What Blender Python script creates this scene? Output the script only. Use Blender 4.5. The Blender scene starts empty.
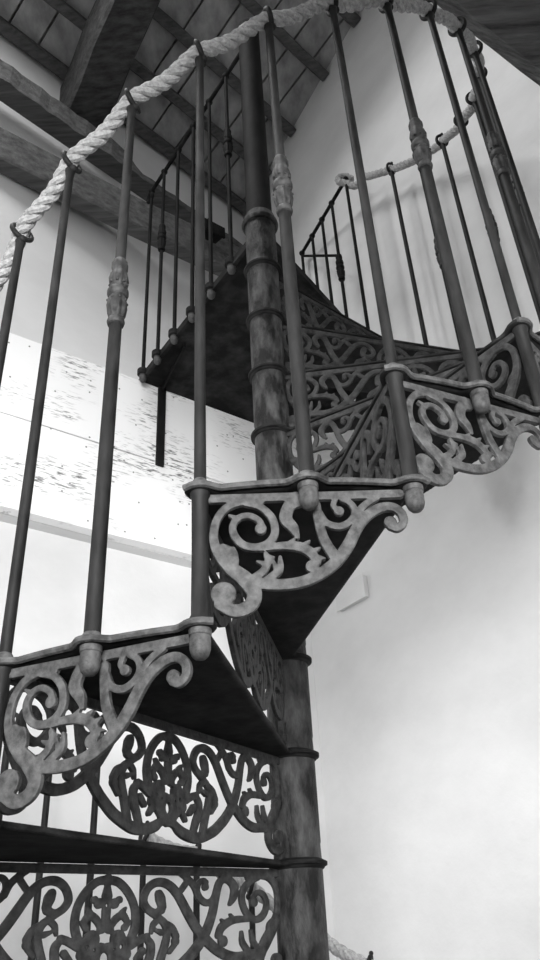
import bpy, bmesh, math, random
import numpy as np
from mathutils import Vector, Matrix

R_ = math.radians
COL = bpy.context.scene.collection
random.seed(7)
Z0 = 1.6                 # stair levels are counted from eye height; the floor lies 1.6 m lower
RISE, STEP, PH, RAD = 0.2, R_(23.1103), R_(-144.3461), 0.7442
RC = 0.0465
RAIL = 1.08
A37 = R_(37)
U = Vector((math.cos(A37), math.sin(A37), 0))
N = Vector((-math.sin(A37), math.cos(A37), 0))
def W(u, n, z): return U * u + N * n + Vector((0, 0, z))

# ------------------------------------------------------------------ materials
def mat(name, base, rough=.6, metal=0., spec=.5, noise=None, bump=None, ramp=None):
    m = bpy.data.materials.new(name); m.use_nodes = True
    nt = m.node_tree; b = nt.nodes['Principled BSDF']
    b.inputs['Base Color'].default_value = (base, base, base, 1)
    b.inputs['Roughness'].default_value = rough
    b.inputs['Metallic'].default_value = metal
    b.inputs['Specular IOR Level'].default_value = spec
    tc = nt.nodes.new('ShaderNodeTexCoord')
    def tex(scale, stretch, detail, rot=(0, 0, 0)):
        mp = nt.nodes.new('ShaderNodeMapping'); mp.inputs['Scale'].default_value = stretch
        mp.inputs['Rotation'].default_value = rot
        nt.links.new(tc.outputs['Object'], mp.inputs[0])
        n = nt.nodes.new('ShaderNodeTexNoise'); n.inputs['Scale'].default_value = scale
        n.inputs['Detail'].default_value = detail; n.inputs['Roughness'].default_value = .6
        nt.links.new(mp.outputs[0], n.inputs[0]); return n
    if noise:                      # (scale, stretch, low, high, pos0, pos1)
        n = tex(noise[0], noise[1], 6)
        r = nt.nodes.new('ShaderNodeValToRGB')
        r.color_ramp.elements[0].position = noise[4]; r.color_ramp.elements[1].position = noise[5]
        r.color_ramp.elements[0].color = (noise[2],) * 3 + (1,); r.color_ramp.elements[1].color = (noise[3],) * 3 + (1,)
        nt.links.new(n.outputs[0], r.inputs[0]); nt.links.new(r.outputs[0], b.inputs['Base Color'])
    if bump:                       # (scale, stretch, strength, distance)
        n = tex(bump[0], bump[1], 5)
        bp = nt.nodes.new('ShaderNodeBump'); bp.inputs['Strength'].default_value = bump[2]; bp.inputs['Distance'].default_value = bump[3]
        nt.links.new(n.outputs[0], bp.inputs['Height']); nt.links.new(bp.outputs[0], b.inputs['Normal'])
    return m
iron = mat('cast_iron_grey_paint', .06, .6, .0, .3, (60, (1, 1, 1), .026, .105, .34, .68), (70, (1, 1, 1), .9, .003))
iron_riser_shade = mat('cast_iron_riser_shaded', .03, .65, .0, .2, (60, (1, 1, 1), .011, .045, .34, .68), (70, (1, 1, 1), .9, .003))  # same cast iron, darkened in colour for the shade on the risers
iron_rod = mat('railing_dark_iron', .02, .6, .0, .2, (40, (1, 1, .3), .004, .026, .3, .7), (60, (1, 1, .5), .4, .002))
iron_knob = mat('cast_collar_iron', .04, .6, .0, .35, (60, (1, 1, 1), .012, .05, .35, .65), (120, (1, 1, 1), .6, .002))
iron_plate = mat('tread_plate_black_iron', .02, .75, .0, .12, (14, (1, 1, 3), .006, .035, .42, .75), (40, (1, 1, 1), .3, .003))
iron_col = mat('column_worn_iron', .12, .6, .0, .25, (30, (1, 1, .4), .004, .06, .42, .66), (60, (1, 1, .4), 1., .005))
iron_black = mat('black_painted_iron', .012, .7, 0., .08, (20, (1, 1, .4), .006, .022, .4, .8), (50, (1, 1, 1), .3, .002))
ropem = mat('hemp_rope', .3, .85, 0., .1, (120, (1, 1, 1), .26, .54, .3, .7), (260, (1, 1, 1), 1., .004))
rope_dark = mat('dark_rope_end', .06, .9, 0., .2, (90, (1, 1, 1), .03, .09, .3, .7), (260, (1, 1, 1), .8, .002))
plaster = mat('lime_plaster', .74, .9, 0., .2, (1.6, (1, 1, 1.5), .66, .78, .35, .65), (9, (1, 1, 1), .25, .01))
plaster_up = mat('loft_plaster', .8, .9, 0., .2, (1.3, (1, 1, 2), .74, .84, .35, .65), (9, (1, 1, 1), .2, .01))
wood_beam = mat('weathered_beam', .1, .75, 0., .3, (7, (.5, 6, 6), .05, .15, .3, .7), (16, (.5, 8, 8), .6, .012))
wood_dark = mat('dark_oak_beam', .05, .75, 0., .3, (7, (1, 5, 5), .02, .075, .35, .7), (13, (1, 5, 5), .7, .012))
wood_rough = mat('rough_log_beam', .12, .75, 0., .3, (6, (.6, 5, 5), .03, .2, .3, .7), (9, (.6, 6, 6), .9, .03))
wood_purlin = mat('purlin_wood', .1, .75, 0., .3, (9, (1, 6, 6), .05, .14, .3, .7), (18, (.6, 8, 8), .5, .008))
floor_m = mat('stone_floor', .12, .7, 0., .3, (4, (1, 1, 1), .07, .16, .3, .7), (14, (1, 1, 1), .3, .01))

def boards_material():
    m = mat('roof_boards', .25, .8, 0., .3, (6, (2, 1, 1), .2, .5, .3, .7), (10, (1, 1, 1), .3, .01))
    return m
roofm = boards_material()

def fascia_material():
    m = bpy.data.materials.new('whitewashed_board'); m.use_nodes = True
    nt = m.node_tree; b = nt.nodes['Principled BSDF']; L = nt.links
    b.inputs['Roughness'].default_value = .85
    tc = nt.nodes.new('ShaderNodeTexCoord')
    def noise(scale, st, lo, hi, det=8):
        mp = nt.nodes.new('ShaderNodeMapping'); mp.inputs['Scale'].default_value = st; L.new(tc.outputs['Object'], mp.inputs[0])
        n = nt.nodes.new('ShaderNodeTexNoise'); n.inputs['Scale'].default_value = scale; n.inputs['Detail'].default_value = det
        L.new(mp.outputs[0], n.inputs[0])
        r = nt.nodes.new('ShaderNodeMapRange'); r.inputs[1].default_value = lo; r.inputs[2].default_value = hi
        L.new(n.outputs[0], r.inputs[0]); return r
    g = noise(26, (1.1, 1, 8), .53, .64)        # worn grain streaks
    p = noise(3.0, (1, 1, 2), .48, .62)        # where the paint has worn
    mu = nt.nodes.new('ShaderNodeMath'); mu.operation = 'MULTIPLY'; L.new(g.outputs[0], mu.inputs[0]); L.new(p.outputs[0], mu.inputs[1])
    v = nt.nodes.new('ShaderNodeTexVoronoi'); v.inputs['Scale'].default_value = 9
    v.voronoi_dimensions = '2D'; sp = nt.nodes.new('ShaderNodeSeparateXYZ'); cb = nt.nodes.new('ShaderNodeCombineXYZ'); L.new(tc.outputs['Object'], sp.inputs[0]); L.new(sp.outputs[0], cb.inputs[0]); L.new(sp.outputs[2], cb.inputs[1]); L.new(cb.outputs[0], v.inputs['Vector'])
    s = nt.nodes.new('ShaderNodeMapRange'); s.inputs[1].default_value = .022; s.inputs[2].default_value = .038; s.inputs[3].default_value = 1; s.inputs[4].default_value = 0
    L.new(v.outputs['Distance'], s.inputs[0])
    mx = nt.nodes.new('ShaderNodeMath'); mx.operation = 'MAXIMUM'; L.new(mu.outputs[0], mx.inputs[0]); L.new(s.outputs[0], mx.inputs[1])
    c = nt.nodes.new('ShaderNodeValToRGB'); c.color_ramp.elements[0].color = (.9, .9, .9, 1); c.color_ramp.elements[1].color = (.16, .16, .16, 1)
    L.new(mx.outputs[0], c.inputs[0]); L.new(c.outputs[0], b.inputs['Base Color'])
    return m
fascia_m = fascia_material()
plaster_shadow = mat('plaster_painted_shadow', .74, .9, 0., .2, (1.6, (1, 1, 1.5), .66, .78, .35, .65), (9, (1, 1, 1), .25, .01))
def paint_shadow(m, c, ax, size):
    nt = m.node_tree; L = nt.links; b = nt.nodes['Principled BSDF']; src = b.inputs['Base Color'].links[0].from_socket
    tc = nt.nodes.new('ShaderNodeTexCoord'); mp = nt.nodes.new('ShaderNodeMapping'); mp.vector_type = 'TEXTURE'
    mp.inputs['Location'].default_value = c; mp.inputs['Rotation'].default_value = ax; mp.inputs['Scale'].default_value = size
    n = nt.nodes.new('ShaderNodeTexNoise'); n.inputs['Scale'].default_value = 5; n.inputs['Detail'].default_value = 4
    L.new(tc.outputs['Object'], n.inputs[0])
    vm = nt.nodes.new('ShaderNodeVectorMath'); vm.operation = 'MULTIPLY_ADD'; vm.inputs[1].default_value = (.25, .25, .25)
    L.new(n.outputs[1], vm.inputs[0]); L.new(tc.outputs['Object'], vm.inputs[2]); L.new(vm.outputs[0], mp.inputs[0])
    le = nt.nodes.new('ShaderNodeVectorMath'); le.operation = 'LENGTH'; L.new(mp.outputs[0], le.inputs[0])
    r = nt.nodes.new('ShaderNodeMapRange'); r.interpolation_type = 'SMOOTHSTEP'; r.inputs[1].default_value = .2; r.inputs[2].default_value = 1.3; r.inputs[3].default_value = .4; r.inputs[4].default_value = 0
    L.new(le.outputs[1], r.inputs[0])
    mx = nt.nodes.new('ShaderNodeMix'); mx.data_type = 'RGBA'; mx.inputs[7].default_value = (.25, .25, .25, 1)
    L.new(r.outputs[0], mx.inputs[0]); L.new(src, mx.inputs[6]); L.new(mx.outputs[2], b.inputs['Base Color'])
# soft stair shadow painted into the gable wall colour (object coordinates of wall_right)
paint_shadow(plaster_shadow, (.70 + .125, .475 + .125, 1.075 + .125), (0, 0, R_(37)), (.3, .085, .16))

# ------------------------------------------------------------------ object helpers
def link(o, parent=None):
    COL.objects.link(o)
    if parent is not None: o.parent = parent
    return o
def obj(name, bm, m, parent=None, smooth=True):
    me = bpy.data.meshes.new(name)
    bmesh.ops.recalc_face_normals(bm, faces=bm.faces)
    bm.to_mesh(me); bm.free()
    if smooth is not None:
        for f in me.polygons: f.use_smooth = bool(smooth)
        if smooth:
            me.set_sharp_from_angle(angle=R_(38))
    me.materials.append(m)
    return link(bpy.data.objects.new(name, me), parent)
def empty(name, loc=(0, 0, 0), rz=0):
    o = bpy.data.objects.new(name, None); o.empty_display_size = .1
    o.location = loc; o.rotation_euler = (0, 0, rz); return link(o)
def tag(o, label=None, cat=None, group=None, kind=None):
    if label: o['label'] = label
    if cat: o['category'] = cat
    if group: o['group'] = group
    if kind: o['kind'] = kind
    return o
def copy_part(o, parent):
    c = o.copy(); link(c, parent); return c

def lathe(bm, prof, seg=24, c=(0, 0), flute=0, nfl=8, cap=True):
    """prof: list of (z, r) bottom to top, or (z, r, flute amount)"""
    rings = []
    for q in prof:
        z, r = q[0], q[1]; fl = q[2] if len(q) > 2 else 0
        rings.append([bm.verts.new((c[0] + (r + fl * math.cos(nfl * 2 * math.pi * k / seg)) * math.cos(2 * math.pi * k / seg),
                                    c[1] + (r + fl * math.cos(nfl * 2 * math.pi * k / seg)) * math.sin(2 * math.pi * k / seg), z)) for k in range(seg)])
    for a, b in zip(rings, rings[1:]):
        for k in range(seg):
            bm.faces.new((a[k], a[(k + 1) % seg], b[(k + 1) % seg], b[k]))
    if cap:
        bm.faces.new(list(reversed(rings[0]))); bm.faces.new(rings[-1])
def frames(pts):
    P = [Vector(p) for p in pts]; T = []
    for i in range(len(P)):
        T.append((P[min(i + 1, len(P) - 1)] - P[max(i - 1, 0)]).normalized())
    up = Vector((0, 0, 1)) if abs(T[0].z) < .9 else Vector((1, 0, 0))
    n = (up - T[0] * up.dot(T[0])).normalized(); out = []
    for i in range(len(P)):
        n = (n - T[i] * n.dot(T[i])).normalized(); out.append((P[i], T[i], n, T[i].cross(n)))
    return out
def tube(bm, pts, r, seg=12, closed=False):
    fr = frames(pts); rings = []
    for i, (p, t, n, b) in enumerate(fr):
        rr = r[i] if isinstance(r, (list, tuple)) else r
        rings.append([bm.verts.new(p + (n * math.cos(2 * math.pi * k / seg) + b * math.sin(2 * math.pi * k / seg)) * rr) for k in range(seg)])
    for a, c in zip(rings, rings[1:]):
        for k in range(seg): bm.faces.new((a[k], a[(k + 1) % seg], c[(k + 1) % seg], c[k]))
    if not closed:
        bm.faces.new(list(reversed(rings[0]))); bm.faces.new(rings[-1])
def torus(bm, c, axis, R, r, seg=24, rs=10):
    axis = Vector(axis).normalized(); c = Vector(c)
    a = axis.orthogonal().normalized(); b = axis.cross(a); rings = []
    for i in range(seg):
        t = 2 * math.pi * i / seg; d = a * math.cos(t) + b * math.sin(t)
        rings.append([bm.verts.new(c + d * (R + r * math.cos(2 * math.pi * k / rs)) + axis * r * math.sin(2 * math.pi * k / rs)) for k in range(rs)])
    for i in range(seg):
        x, y = rings[i], rings[(i + 1) % seg]
        for k in range(rs): bm.faces.new((x[k], x[(k + 1) % rs], y[(k + 1) % rs], y[k]))
def sphere(bm, c, r, sz=1):
    bmesh.ops.create_uvsphere(bm, u_segments=16, v_segments=10, radius=r, matrix=Matrix.Translation(c) @ Matrix.Diagonal((1, 1, sz, 1)))
def prism(bm, poly, z0, z1, bev=0):
    lo = [bm.verts.new((p[0], p[1], z0)) for p in poly]; hi = [bm.verts.new((p[0], p[1], z1)) for p in poly]
    n = len(poly); bm.faces.new(list(reversed(lo))); bm.faces.new(hi)
    for i in range(n): bm.faces.new((lo[i], lo[(i + 1) % n], hi[(i + 1) % n], hi[i]))
    if bev: bmesh.ops.bevel(bm, geom=bm.edges[:], offset=bev, segments=2, affect='EDGES', profile=.6)
def beam(bm, P0, P1, side, up, hw, hh, cuts=0, wob=0., bev=0., rnd=0):
    """box timber from P0 to P1 with half sizes hw (along side) and hh (along up), slightly hewn"""
    P0, P1 = Vector(P0), Vector(P1); d = (P1 - P0).normalized()
    side = (Vector(side) - d * Vector(side).dot(d)).normalized(); up = (Vector(up) - d * Vector(up).dot(d) - side * Vector(up).dot(side)).normalized()
    rg = random.Random(rnd)
    if bev: c = [(-1 + bev, -1), (1 - bev, -1), (1, -1 + bev), (1, 1 - bev), (1 - bev, 1), (-1 + bev, 1), (-1, 1 - bev), (-1, -1 + bev)]
    else: c = [(-1, -1), (1, -1), (1, 1), (-1, 1)]
    rings = []
    for i in range(cuts + 2):
        t = i / (cuts + 1); p = P0.lerp(P1, t)
        p = p + side * rg.uniform(-wob, wob) + up * rg.uniform(-wob, wob); k = 1 + rg.uniform(-wob, wob) * 3
        rings.append([bm.verts.new(p + side * x * hw * k + up * y * hh * k) for x, y in c])
    m = len(c)
    for a, b in zip(rings, rings[1:]):
        for k in range(m): bm.faces.new((a[k], a[(k + 1) % m], b[(k + 1) % m], b[k]))
    bm.faces.new(list(reversed(rings[0]))); bm.faces.new(rings[-1])

# ------------------------------------------------------------------ flat castings from strokes (distance field -> contour -> solid)
def catmull(pts, rs, sub=6):
    P = np.array(pts, float); Q = np.array(rs, float)
    P = np.vstack([2 * P[0] - P[1], P, 2 * P[-1] - P[-2]]); Q = np.concatenate([[Q[0]], Q, [Q[-1]]])
    o = []; q = []
    for i in range(1, len(P) - 2):
        for k in range(sub):
            t = k / sub
            f = lambda a, b, c, d: .5 * (2 * b + (c - a) * t + (2 * a - 5 * b + 4 * c - d) * t * t + (3 * b - a - 3 * c + d) * t ** 3)
            o.append(f(P[i - 1], P[i], P[i + 1], P[i + 2])); q.append(Q[i] * (1 - t) + Q[i + 1] * t)
    o.append(P[-2]); q.append(Q[-2]); return np.array(o), np.array(q)
def field(strokes, X, Y, grow=.45):
    D = np.full(X.shape, 1e9)
    for pts, rs in strokes:
        if not isinstance(rs, (list, tuple)): rs = [rs] * len(pts)
        rs = [q + grow for q in rs]
        if len(pts) == 1:
            D = np.minimum(D, np.hypot(X - pts[0][0], Y - pts[0][1]) - rs[0]); continue
        P, Q = catmull(pts, rs) if len(pts) > 2 else (np.array(pts, float), np.array(rs, float))
        for i in range(len(P) - 1):
            a, b = P[i], P[i + 1]; ra, rb = Q[i], Q[i + 1]; pad = max(ra, rb) + 12
            x0, x1 = min(a[0], b[0]) - pad, max(a[0], b[0]) + pad; y0, y1 = min(a[1], b[1]) - pad, max(a[1], b[1]) + pad
            xs = np.where((X[0] >= x0) & (X[0] <= x1))[0]; ys = np.where((Y[:, 0] >= y0) & (Y[:, 0] <= y1))[0]
            if not len(xs) or not len(ys): continue
            sl = (slice(ys[0], ys[-1] + 1), slice(xs[0], xs[-1] + 1))
            d = b - a; L = d @ d + 1e-9
            t = np.clip(((X[sl] - a[0]) * d[0] + (Y[sl] - a[1]) * d[1]) / L, 0, 1)
            D[sl] = np.minimum(D[sl], np.hypot(X[sl] - a[0] - t * d[0], Y[sl] - a[1] - t * d[1]) - (ra + (rb - ra) * t))
    return D
def solid(D, xs, ys, half, edge, bevel, place):
    """bm of the region D<0; half thickness in the middle, 'edge' half thickness at the rim; place(x, y, h) -> 3D"""
    bm = bmesh.new(); F = {}; B = {}; E = {}
    hgt = lambda dep: edge + (half - edge) * math.sqrt(max(0, 1 - (1 - min(1, dep / bevel)) ** 2))
    def gv(j, i):
        k = (j, i)
        if k not in F:
            h = hgt(-D[j, i]); F[k] = bm.verts.new(place(xs[i], ys[j], h)); B[k] = bm.verts.new(place(xs[i], ys[j], -h))
        return k
    def ev(a, b):
        k = ('e',) + (a + b if a < b else b + a)
        if k not in F:
            da, db = D[a], D[b]; t = min(.95, max(.05, da / (da - db)))
            x = xs[a[1]] + (xs[b[1]] - xs[a[1]]) * t; y = ys[a[0]] + (ys[b[0]] - ys[a[0]]) * t
            F[k] = bm.verts.new(place(x, y, edge)); B[k] = bm.verts.new(place(x, y, -edge))
        return k
    ny, nx = D.shape; ins = D < 0
    for j in range(ny - 1):
        row = ins[j] | ins[j + 1]
        for i in range(nx - 1):
            if not (row[i] or row[i + 1]): continue
            c = [(j, i), (j, i + 1), (j + 1, i + 1), (j + 1, i)]; s = [bool(ins[q]) for q in c]; n = sum(s)
            if n == 0: continue
            polys = []
            if n == 4: polys = [[gv(*q) for q in c]]
            else:
                seq = []
                for k in range(4):
                    a, b = c[k], c[(k + 1) % 4]
                    if s[k]: seq.append((gv(*a), 0))
                    if s[k] != s[(k + 1) % 4]: seq.append((ev(a, b), 1))
                if n == 2 and s[0] == s[2]:
                    m = len(seq)
                    for k in range(m):
                        if seq[k][1] == 0: polys.append([seq[k - 1][0], seq[k][0], seq[(k + 1) % m][0]])
                else: polys = [[q[0] for q in seq]]
            for pl in polys:
                bm.faces.new([F[q] for q in pl]); bm.faces.new([B[q] for q in reversed(pl)])
                m = len(pl)
                for k in range(m):
                    a, b = pl[k], pl[(k + 1) % m]
                    if a[0] == 'e' and b[0] == 'e': bm.faces.new((F[b], F[a], B[a], B[b]))
    return bm

SIDE = [
 ([(14, 11), (279, 11)], 6),
 ([(83, 19), (60, 17), (37, 25), (23, 44), (18, 70), (24, 95), (41, 118), (59, 135), (70, 155), (63, 172), (44, 178), (26, 168)], [4.5, 4.5, 5, 5, 5.5, 6.5, 9, 10.5, 9.5, 8.5, 8, 8]),
 ([(30, 154)], 16),
 ([(62, 19), (83, 26), (98, 44), (101, 66), (92, 82), (75, 88), (58, 84), (47, 71), (44, 56), (51, 43), (66, 39), (79, 46), (84, 56)], [4, 4.5, 5, 5, 5, 5, 5, 5, 4.5, 4, 4, 4, 4]),
 ([(82, 60)], 7.5), ([(51, 44), (40, 38)], [4, 1.5]),
 ([(30, 88), (41, 96), (45, 108)], [6, 8, 6]), ([(44, 90), (38, 92)], 3),
 ([(133, 13), (122, 27), (117, 45), (126, 60), (131, 74)], [9, 8, 8.5, 7, 3]), ([(142, 20), (128, 24)], [5, 5]),
 ([(80, 90), (109, 87), (132, 89), (147, 98), (155, 112)], [3.5, 5, 6.5, 6.5, 5]), ([(148, 119)], 8.5),
 ([(119, 85), (127, 77)], [4, 1]), ([(138, 88), (147, 81)], [4, 1]), ([(150, 97), (160, 92)], [4, 1]), ([(157, 106), (165, 108)], [3, 1]),
 ([(72, 132), (84, 122), (90, 108), (87, 98)], [5, 4.5, 4.5, 2.5]), ([(84, 113), (75, 109)], [3.5, 1]), ([(88, 102), (98, 104)], [3, 1]),
 ([(88, 136), (104, 122), (106, 104)], [4.5, 5, 2]), ([(100, 124), (97, 113)], [3, 1]), ([(100, 120), (95, 106)], [3, 1.5]),
 ([(64, 137), (92, 143), (125, 142), (152, 133), (178, 115), (198, 90), (212, 65), (227, 46), (248, 33), (266, 32), (277, 42), (278, 56), (269, 65), (260, 62)], [7, 7, 7, 7, 7.5, 8, 7.5, 7, 6.5, 6, 5.5, 5.5, 5, 5]),
 ([(260, 56)], 8.5),
 ([(160, 25), (161, 42), (163, 60), (167, 80), (178, 104)], [6, 6, 6, 6.5, 7]),
 ([(163, 38), (172, 54), (190, 60), (206, 52), (213, 38), (208, 24), (196, 17)], [5, 4.5, 4.5, 4.5, 4.5, 4, 3]),
 ([(189, 14), (184, 26), (188, 35)], [3, 3.5, 3]), ([(191, 36)], 6.5),
 ([(213, 54), (219, 37), (231, 25), (246, 17)], [4.5, 4.5, 4.5, 3]),
]
RH = [
 ([(107, 19), (85, 16), (62, 18), (47, 31), (42, 50), (44, 76), (56, 100), (72, 121), (85, 140), (88, 158), (78, 172), (63, 177), (48, 172), (42, 160)], [4.5, 4.5, 5, 5, 5, 6, 8, 9, 8, 8, 6.5, 6, 6, 6]),
 ([(50, 151)], 11),
 ([(85, 19), (105, 27), (119, 42), (121, 58), (113, 75), (98, 86), (82, 84), (71, 73), (68, 59), (74, 47), (87, 43), (97, 51)], [4, 4.5, 5, 5, 5, 5, 5, 4.5, 4, 4, 3.5, 3.5]),
 ([(96, 59)], 7), ([(50, 88), (60, 98), (62, 108)], [6, 8, 6]),
 ([(82, 138), (108, 141), (141, 143), (173, 133), (202, 112), (218, 96), (233, 76), (254, 47), (273, 32), (294, 29), (311, 38), (319, 55), (312, 68), (298, 75), (284, 71)], [7, 7, 7, 7, 7.5, 7, 7, 6.5, 6, 6, 5.5, 5.5, 5, 5, 5]),
 ([(283, 66), (287, 54), (290, 47)], [6, 8, 6]),
 ([(255, 158), (229, 140), (202, 112), (185, 80), (175, 45), (168, 28), (157, 22), (145, 26), (137, 36), (139, 50), (147, 62)], [7, 7.5, 7.5, 6.5, 6, 5.5, 5.5, 6, 7, 6, 2.5]),
 ([(388, 161), (370, 161), (357, 168), (342, 173), (320, 176), (300, 175), (275, 167), (255, 158), (229, 140)], [3, 5, 7, 7.5, 7.5, 7.5, 7.5, 7.5, 7.5]),
 ([(386, 26), (366, 30), (347, 46), (335, 68), (333, 94), (343, 118), (358, 138), (373, 152), (386, 160)], [6, 5.5, 5.5, 5.5, 6, 6, 6, 6, 6]),
 ([(386, 36), (386, 50)], [4, 8]), ([(372, 61)], 7), ([(364, 56)], 5), ([(379, 61), (372, 61)], 5),
 ([(386, 50), (386, 72), (386, 96)], [4, 6.5, 5.5]),
 ([(378, 96), (369, 84), (357, 78), (350, 84)], [4, 5, 5, 4]), ([(357, 74), (352, 68)], [4, 1.5]),
 ([(363, 112)], 12.5), ([(350, 140), (340, 152)], [5, 3]), ([(352, 96), (344, 88)], [4.5, 2.5]), ([(360, 113), (343, 118)], 6), ([(378, 124), (388, 126)], 7), ([(376, 100), (388, 98)], 4),
 ([(372, 137)], 8), ([(360, 130), (347, 133)], [7, 7]), ([(378, 144), (386, 150)], 7),
 ([(305, 75), (293, 81), (279, 90), (273, 104), (276, 120), (285, 145), (292, 168)], [3, 4, 5, 5, 5.5, 6, 6]),
 ([(276, 92), (264, 98), (256, 110)], [5, 5, 5]), ([(257, 117)], 6), ([(258, 122), (268, 132)], [3, 3]),
 ([(288, 84), (299, 92), (303, 104)], [3.5, 4, 2]), ([(283, 104), (296, 100)], [4, 1.5]),
 ([(311, 112), (303, 122), (304, 138), (311, 152), (318, 168)], [4, 6, 6, 6, 5]), ([(311, 110), (324, 114), (340, 122)], [5, 5, 5]), ([(318, 130), (328, 140)], [5, 4]),
 ([(176, 46), (184, 57), (196, 60), (208, 54), (215, 42), (212, 30), (203, 25), (196, 28)], [4.5, 4.5, 4.5, 4.5, 4.5, 4, 3.5, 3]), ([(198, 35)], 5.5),
 ([(213, 50), (221, 34), (235, 22), (248, 15)], [4.5, 4.5, 4.5, 3]), ([(232, 24), (246, 40)], 4),
 ([(108, 86), (130, 86), (148, 89), (165, 98), (172, 110)], [3.5, 5, 5.5, 6, 5]), ([(163, 119)], 8), ([(140, 87), (147, 78)], [4, 1]), ([(156, 93), (166, 86)], [4, 1]),
 ([(90, 134), (100, 120), (104, 104)], [4.5, 4.5, 2]), ([(108, 138), (122, 122), (124, 106)], [4.5, 4.5, 2]),
]
def side_bm():
    xs = np.arange(8, 292, 1.7); ys = np.arange(0, 194, 1.7); X, Y = np.meshgrid(xs, ys)
    return xs / 1000, ys / 1000, field(SIDE, X, Y) / 1000
def riser_bm():
    xs = np.arange(30, 745, 2.0); ys = np.arange(0, 190, 2.0); X, Y = np.meshgrid(xs, ys)
    S = list(RH) + [([(772 - p[0], p[1]) for p in pts], rs) for pts, rs in RH] + [([(38, 11), (734, 11)], 6)]
    D = field(S, X, Y, .9)
    for hx, hy, hr in ((386, 110, 6.5), (386, 139, 7.5), (357, 123, 3.2), (415, 123, 3.2), (361, 63, 2.2), (411, 63, 2.2), (386, 64, 2.6), (346, 105, 0), (275, 100, 0)):
        if hr: D = np.maximum(D, hr - np.hypot(X - hx, (Y - hy) * .85))
    x = 386 + (xs - 386) * .982
    return x / 1000, ys / 1000, D / 1000

# ------------------------------------------------------------------ the stair
def node(j, rad=RAD): 
    t = PH + j * STEP; return Vector((rad * math.cos(t), rad * math.sin(t), 0))
stair = empty('spiral_staircase', (0, 0, 0))
tag(stair, 'cast iron spiral staircase with openwork panels winding up around a round column', 'staircase')
# column
bm = bmesh.new()
prof = [(-Z0 + .001, .085), (-Z0 + .012, .085), (-Z0 + .02, .06), (-Z0 + .03, RC)]
for k in range(-7, 10):
    prof += [(k * RISE - .004, RC), (k * RISE + .03, RC - .0012), (k * RISE + .034, RC)]
lathe(bm, prof + [(1.83, RC)], 48)
obj('center_column', bm, iron_col, stair)
bm = bmesh.new(); lathe(bm, [(1.828, .042), (1.84, .040), (2.9, .040), (2.93, .040), (2.937, .036)], 40)
o = obj('upper_post', bm, iron_black, stair); o['label'] = 'slimmer black post above the landing'

# tread meshes (front edge along +X, next edge at angle STEP)
def tread_plate():
    xs = np.arange(.04, .80, .004); ys = np.arange(-.05, .36, .004); X, Y = np.meshgrid(xs, ys)
    Rr = np.hypot(X, Y); Th = np.arctan2(Y, X)
    nos = .010
    d1 = -(Y + nos)                                        # front edge (nosing)
    d2 = X * -math.sin(STEP) + Y * math.cos(STEP) - .004   # rear edge
    arc = Rr - (RAD - .006)
    D = np.maximum(np.maximum(d1, d2), arc)
    for a in (0, STEP / 2, STEP):
        c = np.hypot(X - RAD * math.cos(a), Y - RAD * math.sin(a)) - .0215
        k = .02; h = np.clip(.5 + .5 * (D - c) / k, 0, 1)
        D = D * (1 - h) + c * h - k * h * (1 - h) * .8
    hub = Rr - .056
    k = .02; h = np.clip(.5 + .5 * (D - hub) / k, 0, 1); D = D * (1 - h) + hub * h - k * h * (1 - h) * .5
    D = np.maximum(D, .043 - Rr)
    return solid(D, xs, ys, .0055, .0025, .006, lambda x, y, h: Vector((x, y, h - .0055)))
plate_me = obj('stair_tread', tread_plate(), iron_plate, stair)
sx, sy, sD = side_bm()
e0 = Vector((RAD, 0, 0)); e1 = Vector((RAD * math.cos(STEP), RAD * math.sin(STEP), 0)); ed = (e1 - e0).normalized(); en = ed.cross(Vector((0, 0, 1)))
side_o = obj('side_panel', solid(sD, sx, sy, .0040, .0032, .0016, lambda x, y, h: e0 + ed * x + en * (h - .004) + Vector((0, 0, -.008 - y))), iron, plate_me)
rx, ry, rD = riser_bm()
riser_o = obj('riser_panel', solid(rD, rx, ry, .0042, .0034, .0018, lambda x, y, h: Vector((x, h - .0045, -.008 - y))), iron_riser_shade, plate_me)
bm = bmesh.new(); lathe(bm, [(-.014, RC), (-.012, .0500), (-.009, .0515), (-.007, .0560), (-.001, .0565), (.001, .0525), (.004, RC)], 40)
collar_o = obj('hub_collar', bm, iron_plate, plate_me)
def rim_path():
    out = []
    for i in range(61):
        t = -.026 + (STEP + .052) * i / 60; rr = RAD + .004
        for a in (0, STEP / 2, STEP):
            d = (t - a) * RAD
            rr = max(rr, RAD + .0215 * math.sqrt(max(0, 1 - (d / .0235) ** 2))) if abs(d) < .0235 else rr
            rr = max(rr, RAD - .002 + .017 * math.exp(-(d / .021) ** 2))
        out.append((rr - .003, t))
    out = [(sum(o[0] for o in out[max(0, i - 1):i + 2]) / len(out[max(0, i - 1):i + 2]), out[i][1]) for i in range(len(out))]
    return [Vector((r_ * math.cos(t), r_ * math.sin(t), -.0055)) for r_, t in out]
bm = bmesh.new(); pth = rim_path()
tube(bm, pth, .0052, 8)
rim_o = obj('edge_rim', bm, iron, plate_me)
def place_tread(k, root):
    root.location = (0, 0, k * RISE); root.rotation_euler = (0, 0, PH + k * STEP)
place_tread(-7, plate_me)
for k in range(-6, 9):
    c = copy_part(plate_me, stair); place_tread(k, c)
    for q in (side_o, riser_o, collar_o, rim_o): copy_part(q, c)

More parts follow.
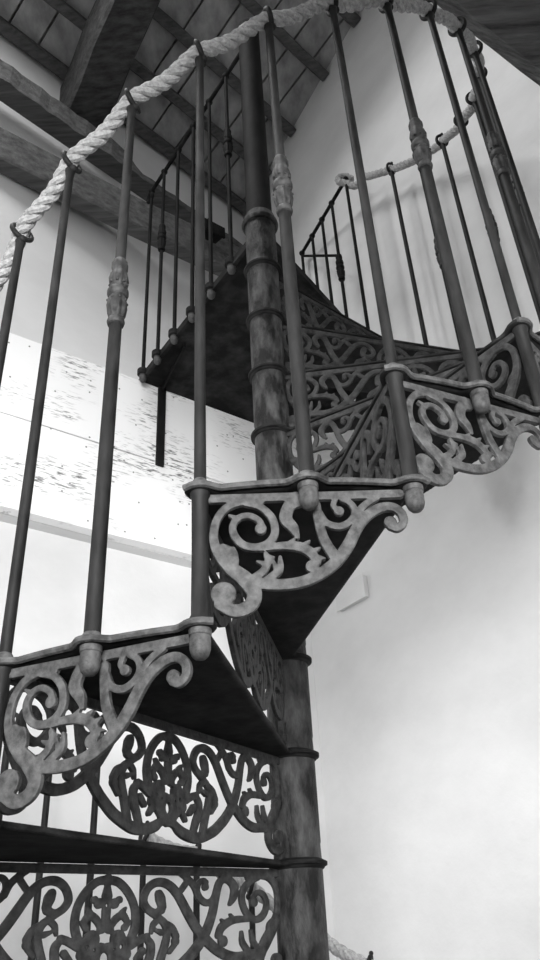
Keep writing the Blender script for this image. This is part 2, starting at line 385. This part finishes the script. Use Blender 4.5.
# baluster pieces
def rod_bm(kind, top):
    bm = bmesh.new()
    if kind == 'plain':
        lathe(bm, [(0, .0088), (top - .05, .0080), (top - .035, .0095), (top - .028, .011), (top - .022, .008)], 16)
    else:
        lathe(bm, [(0, .0115), (.3, .0112), (.56, .0108), (.62, .0105), (.70, .0095), (top - .05, .0085), (top - .035, .0095), (top - .028, .011), (top - .022, .008)], 16)
    return bm
def ornament_bm():
    bm = bmesh.new()
    lathe(bm, [(.548, .010), (.550, .0135), (.556, .0150), (.561, .0140), (.564, .0125, .0004), (.572, .0145, .0012), (.590, .0165, .0016), (.606, .0155, .0012), (.612, .0140),
               (.614, .0165), (.620, .0185), (.626, .0185), (.631, .0160), (.634, .0140), (.640, .0152, .0010), (.655, .0165, .0014), (.668, .0145, .0010), (.674, .0128),
               (.682, .0140, .0008), (.694, .0138, .0008), (.700, .0118), (.704, .0095)], 48)
    for t in range(8):
        a = t * math.pi / 4
        sphere(bm, (.0163 * math.cos(a), .0163 * math.sin(a), .602), .0028)
        sphere(bm, (.0150 * math.cos(a + .4), .0150 * math.sin(a + .4), .643), .0026)
    return bm
def finial_bm():
    bm = bmesh.new(); lathe(bm, [(-.050, .003), (-.0485, .0072), (-.044, .0112), (-.037, .0134), (-.026, .0138), (-.020, .0130), (-.0185, .0144), (-.011, .0148)], 20); return bm
def flange_bm():
    bm = bmesh.new(); lathe(bm, [(0, .0140), (.003, .0138), (.006, .0120), (.009, .0105), (.011, .009)], 20); return bm
def sleeve_bm():
    bm = bmesh.new(); lathe(bm, [(0, .0138), (.005, .0138), (.009, .0118), (.10, .0114), (.180, .0118), (.184, .0140), (.189, .0140)], 20); return bm
rope_fn = {}
def rail_z(j): 
    z = RISE * j + RAIL
    if j < -1: z -= float(np.interp(j, (-8, -5, -4.5, -4, -3.5, -3, -2.5, -1.5, -1), (.05, .05, .065, .12, .0, .0, .2, .2, 0)))
    return z
def rail_pt(j): 
    p = node(j); p.z = rail_z(j); return p
def rail_tan(j): return (rail_pt(j + .05) - rail_pt(j - .05)).normalized()
cache = {}
orn = finial = flange = sleeve = eye = None
parts_first = {}
def part(kind, bmf, m, parent, loc=(0, 0, 0), name=None):
    if kind not in parts_first:
        o = obj(name or kind, bmf(), m, parent); parts_first[kind] = o
    else: o = copy_part(parts_first[kind], parent)
    o.location = loc; return o
def eye_bm():
    bm = bmesh.new(); torus(bm, (0, 0, 0), (0, 1, 0), .0225, .0056, 28, 10); sphere(bm, (0, 0, -.027), .0085); sphere(bm, (0, 0, .0285), .006); return bm
def baluster(j, parent, half):
    base = math.floor(j) * RISE
    top = rail_z(j) - base
    kind = 'collared' if half else 'plain'; key = kind + str(round(top, 3))
    if key not in cache:
        b = obj('baluster', rod_bm(kind, top), iron_rod, parent); cache[key] = b
    else: b = copy_part(cache[key], parent)
    p = node(j); b.location = (p.x, p.y, base)
    t = PH + j * STEP; b.rotation_euler = (0, 0, t)
    ey = part('rope_eye', eye_bm, iron_rod, b, (0, 0, top)); ey.rotation_euler = (R_(16), 0, 0)
    part('flange', flange_bm, iron, b, (0, 0, 0))
    if half:
        part('cast_collar', ornament_bm, iron_knob, b, (0, 0, 0)); part('finial', finial_bm, iron, b, (0, 0, 0))
    elif j > -7:
        s = part('sleeve', sleeve_bm, iron_rod, b, (0, 0, -RISE)); f = part('finial', finial_bm, iron, b, (0, 0, -RISE))
    else: part('finial', finial_bm, iron, b)
    return b
for i in range(-14, 18):
    j = i / 2; baluster(j, stair, bool(i % 2))

# ------------------------------------------------------------------ rope handrail
def rope_mesh(path, rad, pitch, strands=3, seg=8):
    """path: dense list of points"""
    bm = bmesh.new(); fr = frames(path); L = [0]
    for a, b in zip(path, path[1:]): L.append(L[-1] + (Vector(b) - Vector(a)).length)
    ro = rad * .50; rs = rad * .56
    for s in range(strands):
        pts = []
        for (p, t, n, b), l in zip(fr, L):
            a = 2 * math.pi * (l / pitch + s / strands); pts.append(p + n * ro * math.cos(a) + b * ro * math.sin(a))
        tube(bm, pts, rs, seg)
    return bm
path = []
def rope_pt(j):
    p = rail_pt(float(j)); f = (j * 2) % 1
    p.z -= .012 * math.sin(math.pi * f)
    return p + Vector((p.x, p.y, 0)).normalized() * .004 * math.sin(math.pi * f * 2 + j)
low = [rope_pt(j) for j in np.arange(-7.0, -4.05 + 1e-6, 1 / 40)]
for k in range(1, 14):
    a = k / 13 * 4.6; low.append(low[len(low) - k] * 0 + rope_pt(-4.05) + Vector((.02 * math.sin(a), .012 * k / 13, -.025 * (1 - math.cos(a)))))
jr = np.arange(-1.0, 8.5 + 1e-6, 1 / 40)
for j in jr:
    p = rail_pt(float(j)); f = (j * 2) % 1
    p.z -= .012 * math.sin(math.pi * f); 
    p += Vector((p.x, p.y, 0)).normalized() * .004 * math.sin(math.pi * f * 2 + j)
    path.append(p)
corner = Vector((.396, .657, 2.83))
last = path[-1]
for k in range(1, 16):
    t = k / 15; q = last.lerp(corner, t); q += Vector((q.x, q.y, 0)).normalized() * .02 * math.sin(math.pi * t) - Vector((0, 0, .02 * math.sin(math.pi * t))); path.append(q)
end = path[-1]
for k in range(1, 14):       # the end is turned back on itself
    a = k / 13 * 4.6; path.append(end + Vector((-.035 * math.sin(a), .012 * k / 13, .03 * (1 - math.cos(a)))) * .9)
lr = obj('rope_handrail', rope_mesh(low, .0165, .078), ropem)
tag(lr, 'short visible length of rope on the lower flight, behind the bottom tread and column', 'rope')
rp = obj('rope_handrail', rope_mesh(path, .0165, .078), ropem)
tag(rp, 'thick twisted pale rope threaded through baluster eyes as the stair handrail', 'rope')

# ------------------------------------------------------------------ landing
LZ = 1.8
def pol(r, a): return Vector((r * math.cos(R_(a)), r * math.sin(R_(a)), 0))
P1 = Vector((.42, .648, 0)); P2 = W(.82, .79, 0); P2b = W(.82, .90, 0); P3 = pol(.832, 125.6) 
P3b = W(P3.dot(U), .90, 0)
poly = [pol(.058, a) for a in (125, 105, 90, 75, 57)] + [P1, P2, P2b, P3b, P3]
land = empty('landing', (0, 0, LZ))
tag(land, 'dark iron landing platform between the column top and the whitewashed boards', 'landing')
bm = bmesh.new(); prism(bm, poly, -.010, 0); obj('floor_plate', bm, iron_plate, land, smooth=False)
bm = bmesh.new()
beam(bm, pol(.06, 125.6) + Vector((0, 0, -.014)), P3 + Vector((0, 0, -.014)), (0, 0, 1), (1, 0, 0), .014, .006)
beam(bm, pol(.06, 57) + Vector((0, 0, -.014)), P1 + Vector((0, 0, -.014)), (0, 0, 1), (1, 0, 0), .014, .006)
beam(bm, P1 + Vector((0, 0, -.014)), P2 + Vector((0, 0, -.014)), (0, 0, 1), (1, 0, 0), .014, .006)
for r in (.17, .30, .43, .56, .69, .81):
    c = pol(r, 126.2); lathe(bm, [(-.022, .018), (-.018, .022), (.002, .022), (.005, .018)], 20, (c.x, c.y))
obj('edge_rim', bm, iron_plate, land)
bm = bmesh.new(); lathe(bm, [(-.014, RC), (-.012, .0530), (-.002, .0570), (.004, .0560), (.010, .0510), (.03, .0480), (.038, .043), (.04, .041)], 40)
obj('hub_collar', bm, iron_col, land)
bm = bmesh.new()
beam(bm, W(.115, .850, -.012), W(.115, .850, -.375), U, N, .016, .004)
beam(bm, W(.115, .850, -.022), pol(.58, 121) + Vector((0, 0, -.022)), (0, 0, 1), U, .010, .004)
b_o = obj('support_strap', bm, iron_black, land, smooth=False)

def small_rod(top, r=.0075):
    bm = bmesh.new(); lathe(bm, [(0, r), (top - .02, r * .95), (top, r * .9)], 14); return bm
def knot_bm():
    bm = bmesh.new(); sphere(bm, (0, 0, 0), .0145, .9); return bm
def rail_balusters(root, pts, z_top, orn_idx):
    for i, p in enumerate(pts):
        top = z_top - LZ
        key = 'landing_rod'
        b = part(key, lambda: small_rod(1.05), iron_black, root, (p[0], p[1], 0), 'baluster')
        part('top_knot', knot_bm, iron_black, b, (0, 0, 1.05))
        part('landing_finial', finial_bm, iron, b, (0, 0, -.004), 'finial')
        part('landing_flange', flange_bm, iron_black, b, (0, 0, 0), 'flange')
        if i in orn_idx: part('dark_collar', ornament_bm, iron_black, b, (0, 0, 0), 'cast_collar')
lrail = empty('landing_railing', (0, 0, LZ))
tag(lrail, 'black iron railing left of the column with a curled rail end', 'railing')
rail_balusters(lrail, [pol(r, 126.2) for r in (.17, .30, .43, .56, .69, .81)], 2.85, (0, 4))
bm = bmesh.new()
a = pol(.045, 126.2) + Vector((0, 0, 1.05)); b = pol(.82, 126.2) + Vector((0, 0, 1.05))
d = (b - a).normalized(); curl = [a, a.lerp(b, .5), b]
for k in range(1, 22):
    t = k / 21 * 5.2; rr = .03 * (1 - .45 * k / 21); c = b + Vector((0, 0, -.030))
    curl.append(c + d * rr * math.sin(t) + Vector((0, 0, rr * math.cos(t))))
tube(bm, curl, .0085, 10)
obj('handrail', bm, iron_black, lrail)

rr_top = [Vector((.396, .657, 0)), Vector((.336, .79, 0)), Vector((.291, .885, 0)), Vector((.239, .978, 0)), Vector((.195, 1.075, 0))]
# keep the posts just inside the platform's edge
rr_pts = [Vector(((.398, .655, 0))) + (Vector((.200, 1.07, 0)) - Vector((.398, .655, 0))) * t for t in (0, .30, .52, .75, 1)]
rrail = empty('landing_railing', (0, 0, LZ))
tag(rrail, 'black iron railing right of the column ending below the rope knot', 'railing')
rail_balusters(rrail, rr_pts, 2.85, (1,))
bm = bmesh.new(); zt = Vector((0, 0, 1.05))
tube(bm, [rr_pts[0] + zt, rr_pts[2] + zt, rr_pts[4] + zt], .0085, 10)
obj('handrail', bm, iron_black, rrail)
bm = bmesh.new(); q0 = rr_pts[4] + Vector((0, 0, 1.03)); q1 = rr_pts[1] + Vector((0, 0, .70))
tube(bm, [q0, q0.lerp(q1, .5), q1], .0065, 8)
obj('cross_rod', bm, iron_black, rrail)

# ------------------------------------------------------------------ the room
GU = .85        # gable wall
def wall_box(name, c0, c1, z0, z1, m):
    """c0, c1: (u, n) corners"""
    bm = bmesh.new(); (u0, n0), (u1, n1) = c0, c1
    prism(bm, [W(u0, n0, 0), W(u1, n0, 0), W(u1, n1, 0), W(u0, n1, 0)], z0, z1)
    return tag(obj(name, bm, m, smooth=False), kind='structure')
UL = -2.8; NF = -4.2; NB = .955; TOP = 5.9
wall_box('floor', (UL - .2, NF - .2), (GU + .2, NB + .2), -Z0 - .1, -Z0, floor_m)
wall_box('wall_right', (GU, NF - .2), (GU + .2, 2.4), -Z0, TOP, plaster_shadow)
wall_box('wall_back', (UL - .2, NB), (GU, NB + .2), -Z0, 1.1, plaster)
LW = ((-3.9, -2.1, -.2, .95), (-.1, .75, 2.0, 3.1))     # openings in the left wall: (n0, n1, z0, z1), stair room, and a loft one added for its light
bm = bmesh.new()
def lw(n0, n1, z0, z1): prism(bm, [W(UL - .2, n0, 0), W(UL, n0, 0), W(UL, n1, 0), W(UL - .2, n1, 0)], z0, z1)
(a0, a1, z0, z1), (b0, b1, y0, y1) = LW
lw(NF - .2, a0, -Z0, TOP); lw(a0, a1, -Z0, z0); lw(a0, a1, z1, TOP); lw(a1, b0, -Z0, TOP); lw(b0, b1, -Z0, y0); lw(b0, b1, y1, TOP); lw(b1, 2.4, -Z0, TOP)
tag(obj('wall_left', bm, plaster, smooth=False), kind='structure')
for i, (n0, n1, z0, z1) in enumerate(LW):
    bm = bmesh.new()
    for n in (n0 + .03, (n0 + n1) / 2, n1 - .03): beam(bm, W(UL - .1, n, z0), W(UL - .1, n, z1), U, N, .03, .03)
    for z in (z0 + .03, z1 - .03): beam(bm, W(UL - .1, n0, z), W(UL - .1, n1, z), U, (0, 0, 1), .03, .03)
    tag(obj('window_%d' % (i + 2), bm, wood_beam, smooth=False), kind='structure')  # frames of both openings; the loft one dresses an added lamp
# front wall with a window opening
WU0, WU1, WZ0, WZ1 = -1.6, .0, -.4, .8
bm = bmesh.new()
for (a0, a1, b0, b1) in ((UL, WU0, -Z0, TOP), (WU1, GU, -Z0, TOP), (WU0, WU1, -Z0, WZ0), (WU0, WU1, WZ1, TOP)):
    prism(bm, [W(a0, NF - .2, 0), W(a1, NF - .2, 0), W(a1, NF, 0), W(a0, NF, 0)], b0, b1)
tag(obj('wall_front', bm, plaster, smooth=False), kind='structure')
bm = bmesh.new()
for u in (WU0 + .03, (2 * WU0 + WU1) / 3, (WU0 + 2 * WU1) / 3, WU1 - .03): beam(bm, W(u, NF - .1, WZ0), W(u, NF - .1, WZ1), U, N, .03, .03)
for z in (WZ0 + .03, WZ1 - .03): beam(bm, W(WU0, NF - .1, z), W(WU1, NF - .1, z), N, (0, 0, 1), .03, .03)
tag(obj('window_1', bm, wood_beam, smooth=False), kind='structure')
# unseen slab added on the camera's side to keep the window light low
SL_N, SL_Z = -1.45, .98
wall_box('ceiling', (UL, NF), (GU, SL_N), SL_Z, SL_Z + .2, plaster)  # added unseen slab that cuts the window light, not a real ceiling
# loft floor behind the boards
wall_box('trim_1', (UL, .905), (GU, 2.4), 1.1, 1.79, plaster)

# loft back wall, under the eave
e46 = Vector((math.cos(R_(46.5)), math.sin(R_(46.5)), 0)); V1 = Vector((-.0915, 1.5338, 3.742))
nr = Vector((.25617, -.24309, -.93557)).normalized(); sl = nr.cross(e46)
if sl.z < 0: sl = -sl
def RF(a, s, off=0): return V1 + e46 * a + sl * s + nr * off     # off > 0: below the roof, into the room
bm = bmesh.new(); nE = Vector((-e46.y, e46.x, 0))
a0 = V1 - e46 * 3.3; a1 = V1 + e46 * 1.2
prism(bm, [Vector((q.x, q.y, 0)) for q in (a0, a1, a1 + nE * .2, a0 + nE * .2)], 1.79, 3.74)
tag(obj('wall_loft', bm, plaster_up, smooth=False), kind='structure')
# roof boards
SK = (-2.9, -1.95, .45, 1.7)  # unseen roof opening, added to brighten the loft wall
bm = bmesh.new(); rg = random.Random(3); a = -3.6
while a < 7.5:
    w = .166 + rg.uniform(-.02, .02); o_ = rg.uniform(-.004, .004)
    g = .006
    vs = []
    for off in (o_, o_ - .02):
        lo_s = 1.75 if SK[0] < a + w / 2 < SK[1] else -.03     # boards stop at the added roof opening
        for (x, s) in ((a + g, lo_s), (a + w - g, lo_s), (a + w - g, 8.5), (a + g, 8.5)): vs.append(bm.verts.new(RF(x, s, off)))
    bm.faces.new(vs[0:4]); bm.faces.new(vs[4:8])
    for i in range(4): bm.faces.new((vs[i], vs[(i + 1) % 4], vs[4 + (i + 1) % 4], vs[4 + i]))
    a += w
vs = [bm.verts.new(RF(x, s, -.03)) for x, s in ((-3.6, -.1), (7.5, -.1), (7.5, 8.5), (-3.6, 8.5))]; bm.faces.new(vs)
tag(obj('ceiling', bm, roofm, smooth=False), kind='structure')
bm = bmesh.new()
for x in SK[:2]: beam(bm, RF(x, SK[2], .02), RF(x, SK[3], .02), e46, nr, .03, .04)
for q in SK[2:]: beam(bm, RF(SK[0], q, .02), RF(SK[1], q, .02), sl, nr, .03, .04)
tag(obj('window_4', bm, wood_purlin, smooth=False), kind='structure')  # frame built around the added roof lamp
bm = bmesh.new(); bm.faces.new([bm.verts.new(RF(x, s_, -.015)) for x, s_ in ((SK[0] - .1, -.03), (SK[1] + .1, -.03), (SK[1] + .1, SK[2]), (SK[0] - .1, SK[2]))])
tag(obj('trim_2', bm, roofm, smooth=False), kind='structure')

# purlins
PUR = [(.03, .03, 'lowest roof purlin, along the top of the loft wall'),
       (.27, .026, 'second roof purlin up from the loft wall'),
       (.53, .028, 'third roof purlin up, crossing behind the stair top'),
       (.86, .028, 'topmost roof purlin in view, meeting the sloping white wall edge'),
       (1.16, .03, 'roof purlin just above the top of the picture')]
for s, hw, lab in PUR:
    bm = bmesh.new()
    a_end = (GU - RF(0, s).dot(U)) / e46.dot(U) - .01
    beam(bm, RF(-3.3, s, .035), RF(a_end, s, .035), sl, nr, hw, .033, 14, .004, .2, int(s * 100))
    tag(obj('roof_purlin', bm, wood_purlin, smooth=False), lab, 'beam', 'purlins under the roof boards')

# principal rafter (big dark timber, top left)
bm = bmesh.new()
beam(bm, RF(-1.155, -.06, .235), RF(-1.155 - .17 * 3.7, 3.6, .235), e46, nr, .1, .165, 20, .004, .12, 5)
tag(obj('rafter', bm, wood_dark, smooth=False), 'thick dark rough timber rafter sloping down at the upper left', 'beam')
# wall plate behind, with a hewn step in its top edge
bm = bmesh.new(); sec = []
for i in range(61):
    a = -2.9 + 2.86 * i / 60
    zt_ = 3.262 if a < -1.0 else (3.262 - .085 * min(1, (a + 1.0) / .11) ** 2)
    zb_ = 3.14; w_ = .004 * math.sin(i * 2.3)
    p = V1 + e46 * a
    sec.append([bm.verts.new(Vector((p.x, p.y, 0)) - nE * o_ + Vector((0, 0, z_))) for o_, z_ in ((.17 + w_, zb_), (.07, zb_ + .002), (.07, zt_), (.17 + w_, zt_))])
for a_, b_ in zip(sec, sec[1:]):
    for k in range(4): bm.faces.new((a_[k], a_[(k + 1) % 4], b_[(k + 1) % 4], b_[k]))
bm.faces.new(list(reversed(sec[0]))); bm.faces.new(sec[-1])
tag(obj('tie_beam', bm, wood_beam, smooth=False), 'upper of two grey horizontal timbers, under the dark rafter end', 'beam')
bm = bmesh.new()
beam(bm, W(-2.2, 1.0, 2.88), W(.845, 1.0, 2.88), N, (0, 0, 1), .04, .097, 16, .003, .12, 12)
tag(obj('tie_beam', bm, wood_beam, smooth=False), 'lower grey horizontal timber crossing the loft, just behind the rope', 'beam')
# small work lamp on the lower tie beam
lamp = empty('work_lamp', W(.385, .955, 2.875))
lamp.rotation_euler = (0, 0, A37)
tag(lamp, 'small black work lamp with a square wire bracket on the lower grey timber', 'lamp')
bm = bmesh.new(); prism(bm, [(-.05, -.075), (.05, -.075), (.04, -.02), (-.04, -.02)], .0, .05, .004)
obj('lamp_body', bm, iron_black, lamp, smooth=False)
bm = bmesh.new(); prism(bm, [(-.055, -.088), (.055, -.088), (.055, -.076), (-.055, -.076)], -.01, .06, .003)
obj('lens_frame', bm, iron_black, lamp, smooth=False)
bm = bmesh.new(); tube(bm, [(-.036, -.035, .03), (-.036, -.03, .13), (-.034, -.03, .134), (.034, -.03, .134), (.036, -.03, .13), (.036, -.035, .03)], .0045, 8)
tube(bm, [(0, -.03, .134), (0, -.02, .16), (0, .0, .165), (0, .012, .15), (0, .008, .10)], .004, 8)
obj('bracket', bm, iron_black, lamp)
bm = bmesh.new()
beam(bm, W(-2.75, -.795, 2.52), W(.845, -.795, 2.52), N, (0, 0, 1), .17, .19, 22, .006, .35, 13)
tag(obj('cross_beam', bm, wood_rough, smooth=False), 'rounded rough timber crossing the top right corner overhead', 'beam')

# junction box on the gable wall
jb = empty('junction_box', W(GU, .70, .965)); jb.rotation_euler = (0, 0, A37)
tag(jb, 'small pale junction box on the white wall beside the lower stair', 'box')
bm = bmesh.new(); prism(bm, [(-.02, -.095), (0, -.095), (0, .06), (-.02, .06)], 0, .085, .003); obj('casing', bm, plaster, jb, smooth=False)
bm = bmesh.new(); prism(bm, [(-.024, -.10), (-.02, -.10), (-.02, .063), (-.024, .063)], -.004, .089, .001); obj('cover', bm, plaster, jb, smooth=False)

# whitewashed boards along the loft edge
for (z0, z1, lab) in ((1.447, 1.79, 'upper whitewashed board along the loft edge, specked with nail holes'),
                      (1.10, 1.443, 'lower whitewashed board along the loft edge, grey and scuffed')):
    bm = bmesh.new(); beam(bm, Vector((-2.75, 0, (z0 + z1) / 2)), Vector((.846, 0, (z0 + z1) / 2)), (0, 1, 0), (0, 0, 1), .022, (z1 - z0) / 2, 24, .0012, .03, int(z1 * 100))
    o = obj('fascia_board', bm, fascia_m, smooth=False); o.location = N * .880; o.rotation_euler = (0, 0, A37)
    tag(o, lab, 'board', 'whitewashed boards on the loft edge')

# ------------------------------------------------------------------ light
def area(name, loc, target, sx, sy, e):
    l = bpy.data.lights.new(name, 'AREA'); l.shape = 'RECTANGLE'; l.size = sx; l.size_y = sy; l.energy = e
    o = bpy.data.objects.new(name, l); o.location = loc; o.rotation_euler = (Vector(target) - Vector(loc)).to_track_quat('-Z', 'Y').to_euler(); link(o); return o
zc = (WZ0 + WZ1) / 2
area('window_daylight', W((WU0 + WU1) / 2, NF - .02, zc), W((WU0 + WU1) / 2, 0, zc), WU1 - WU0, WZ1 - WZ0, 14)
for nm, (n0, n1, z0, z1), e in (('window_daylight', LW[0], 68), ('gable_fill', LW[1], 11)):  # the loft lamp is added to brighten the gable
    low_w = nm == 'window_daylight'
    lo = area(nm, W(UL + (.42 if low_w else .02), (n0 + n1) / 2, (z0 + z1) / 2), W(.45, 1.1, (z0 + z1) / 2 + .75) if low_w else W(0, (n0 + n1) / 2, (z0 + z1) / 2), n1 - n0, z1 - z0, e)
    if low_w: lo.data.spread = R_(92)          # lamp spread narrowed to steer the light into the far corner
sk = RF((SK[0] + SK[1]) / 2, (SK[2] + SK[3]) / 2, .07); sd = -nr * -1
area('loft_wall_fill', sk, sk + nr, SK[1] - SK[0], SK[3] - SK[2], 60)  # added lamp under the roof, lights the top of the loft wall
w = bpy.data.worlds.new('world'); bpy.context.scene.world = w; w.use_nodes = True
w.node_tree.nodes['Background'].inputs[0].default_value = (.5, .5, .5, 1); w.node_tree.nodes['Background'].inputs[1].default_value = .6

# ------------------------------------------------------------------ camera
f, pit, rol, yaw = 794.41, R_(32.058), R_(-3.1809), R_(-.4374)
fw = Vector((math.sin(yaw) * math.cos(pit), math.cos(yaw) * math.cos(pit), math.sin(pit)))
r0 = Vector((math.cos(yaw), -math.sin(yaw), 0)); u0 = r0.cross(fw)
r = r0 * math.cos(rol) + u0 * math.sin(rol); u = r.cross(fw)
cd = bpy.data.cameras.new('camera'); cam = bpy.data.objects.new('camera', cd); link(cam)
cd.sensor_fit = 'VERTICAL'; cd.sensor_height = 36; cd.lens = f * 36 / 960; cd.clip_start = .05
m = Matrix((( r.x, u.x, -fw.x, 0), (r.y, u.y, -fw.y, -1.6784), (r.z, u.z, -fw.z, -.185), (0, 0, 0, 1)))
cam.matrix_world = m
bpy.context.scene.camera = cam

# lift everything so that the floor is at z = 0
for o in COL.objects:
    if o.parent is None:
        if o is cam: 
            m2 = m.copy(); m2[2][3] += Z0; o.matrix_world = m2
        else: o.location.z += Z0
s = bpy.context.scene
s.view_settings.view_transform = 'Standard'; s.view_settings.look = 'None'; s.view_settings.gamma = 1; s.view_settings.exposure = .15
s.view_settings.use_curve_mapping = False
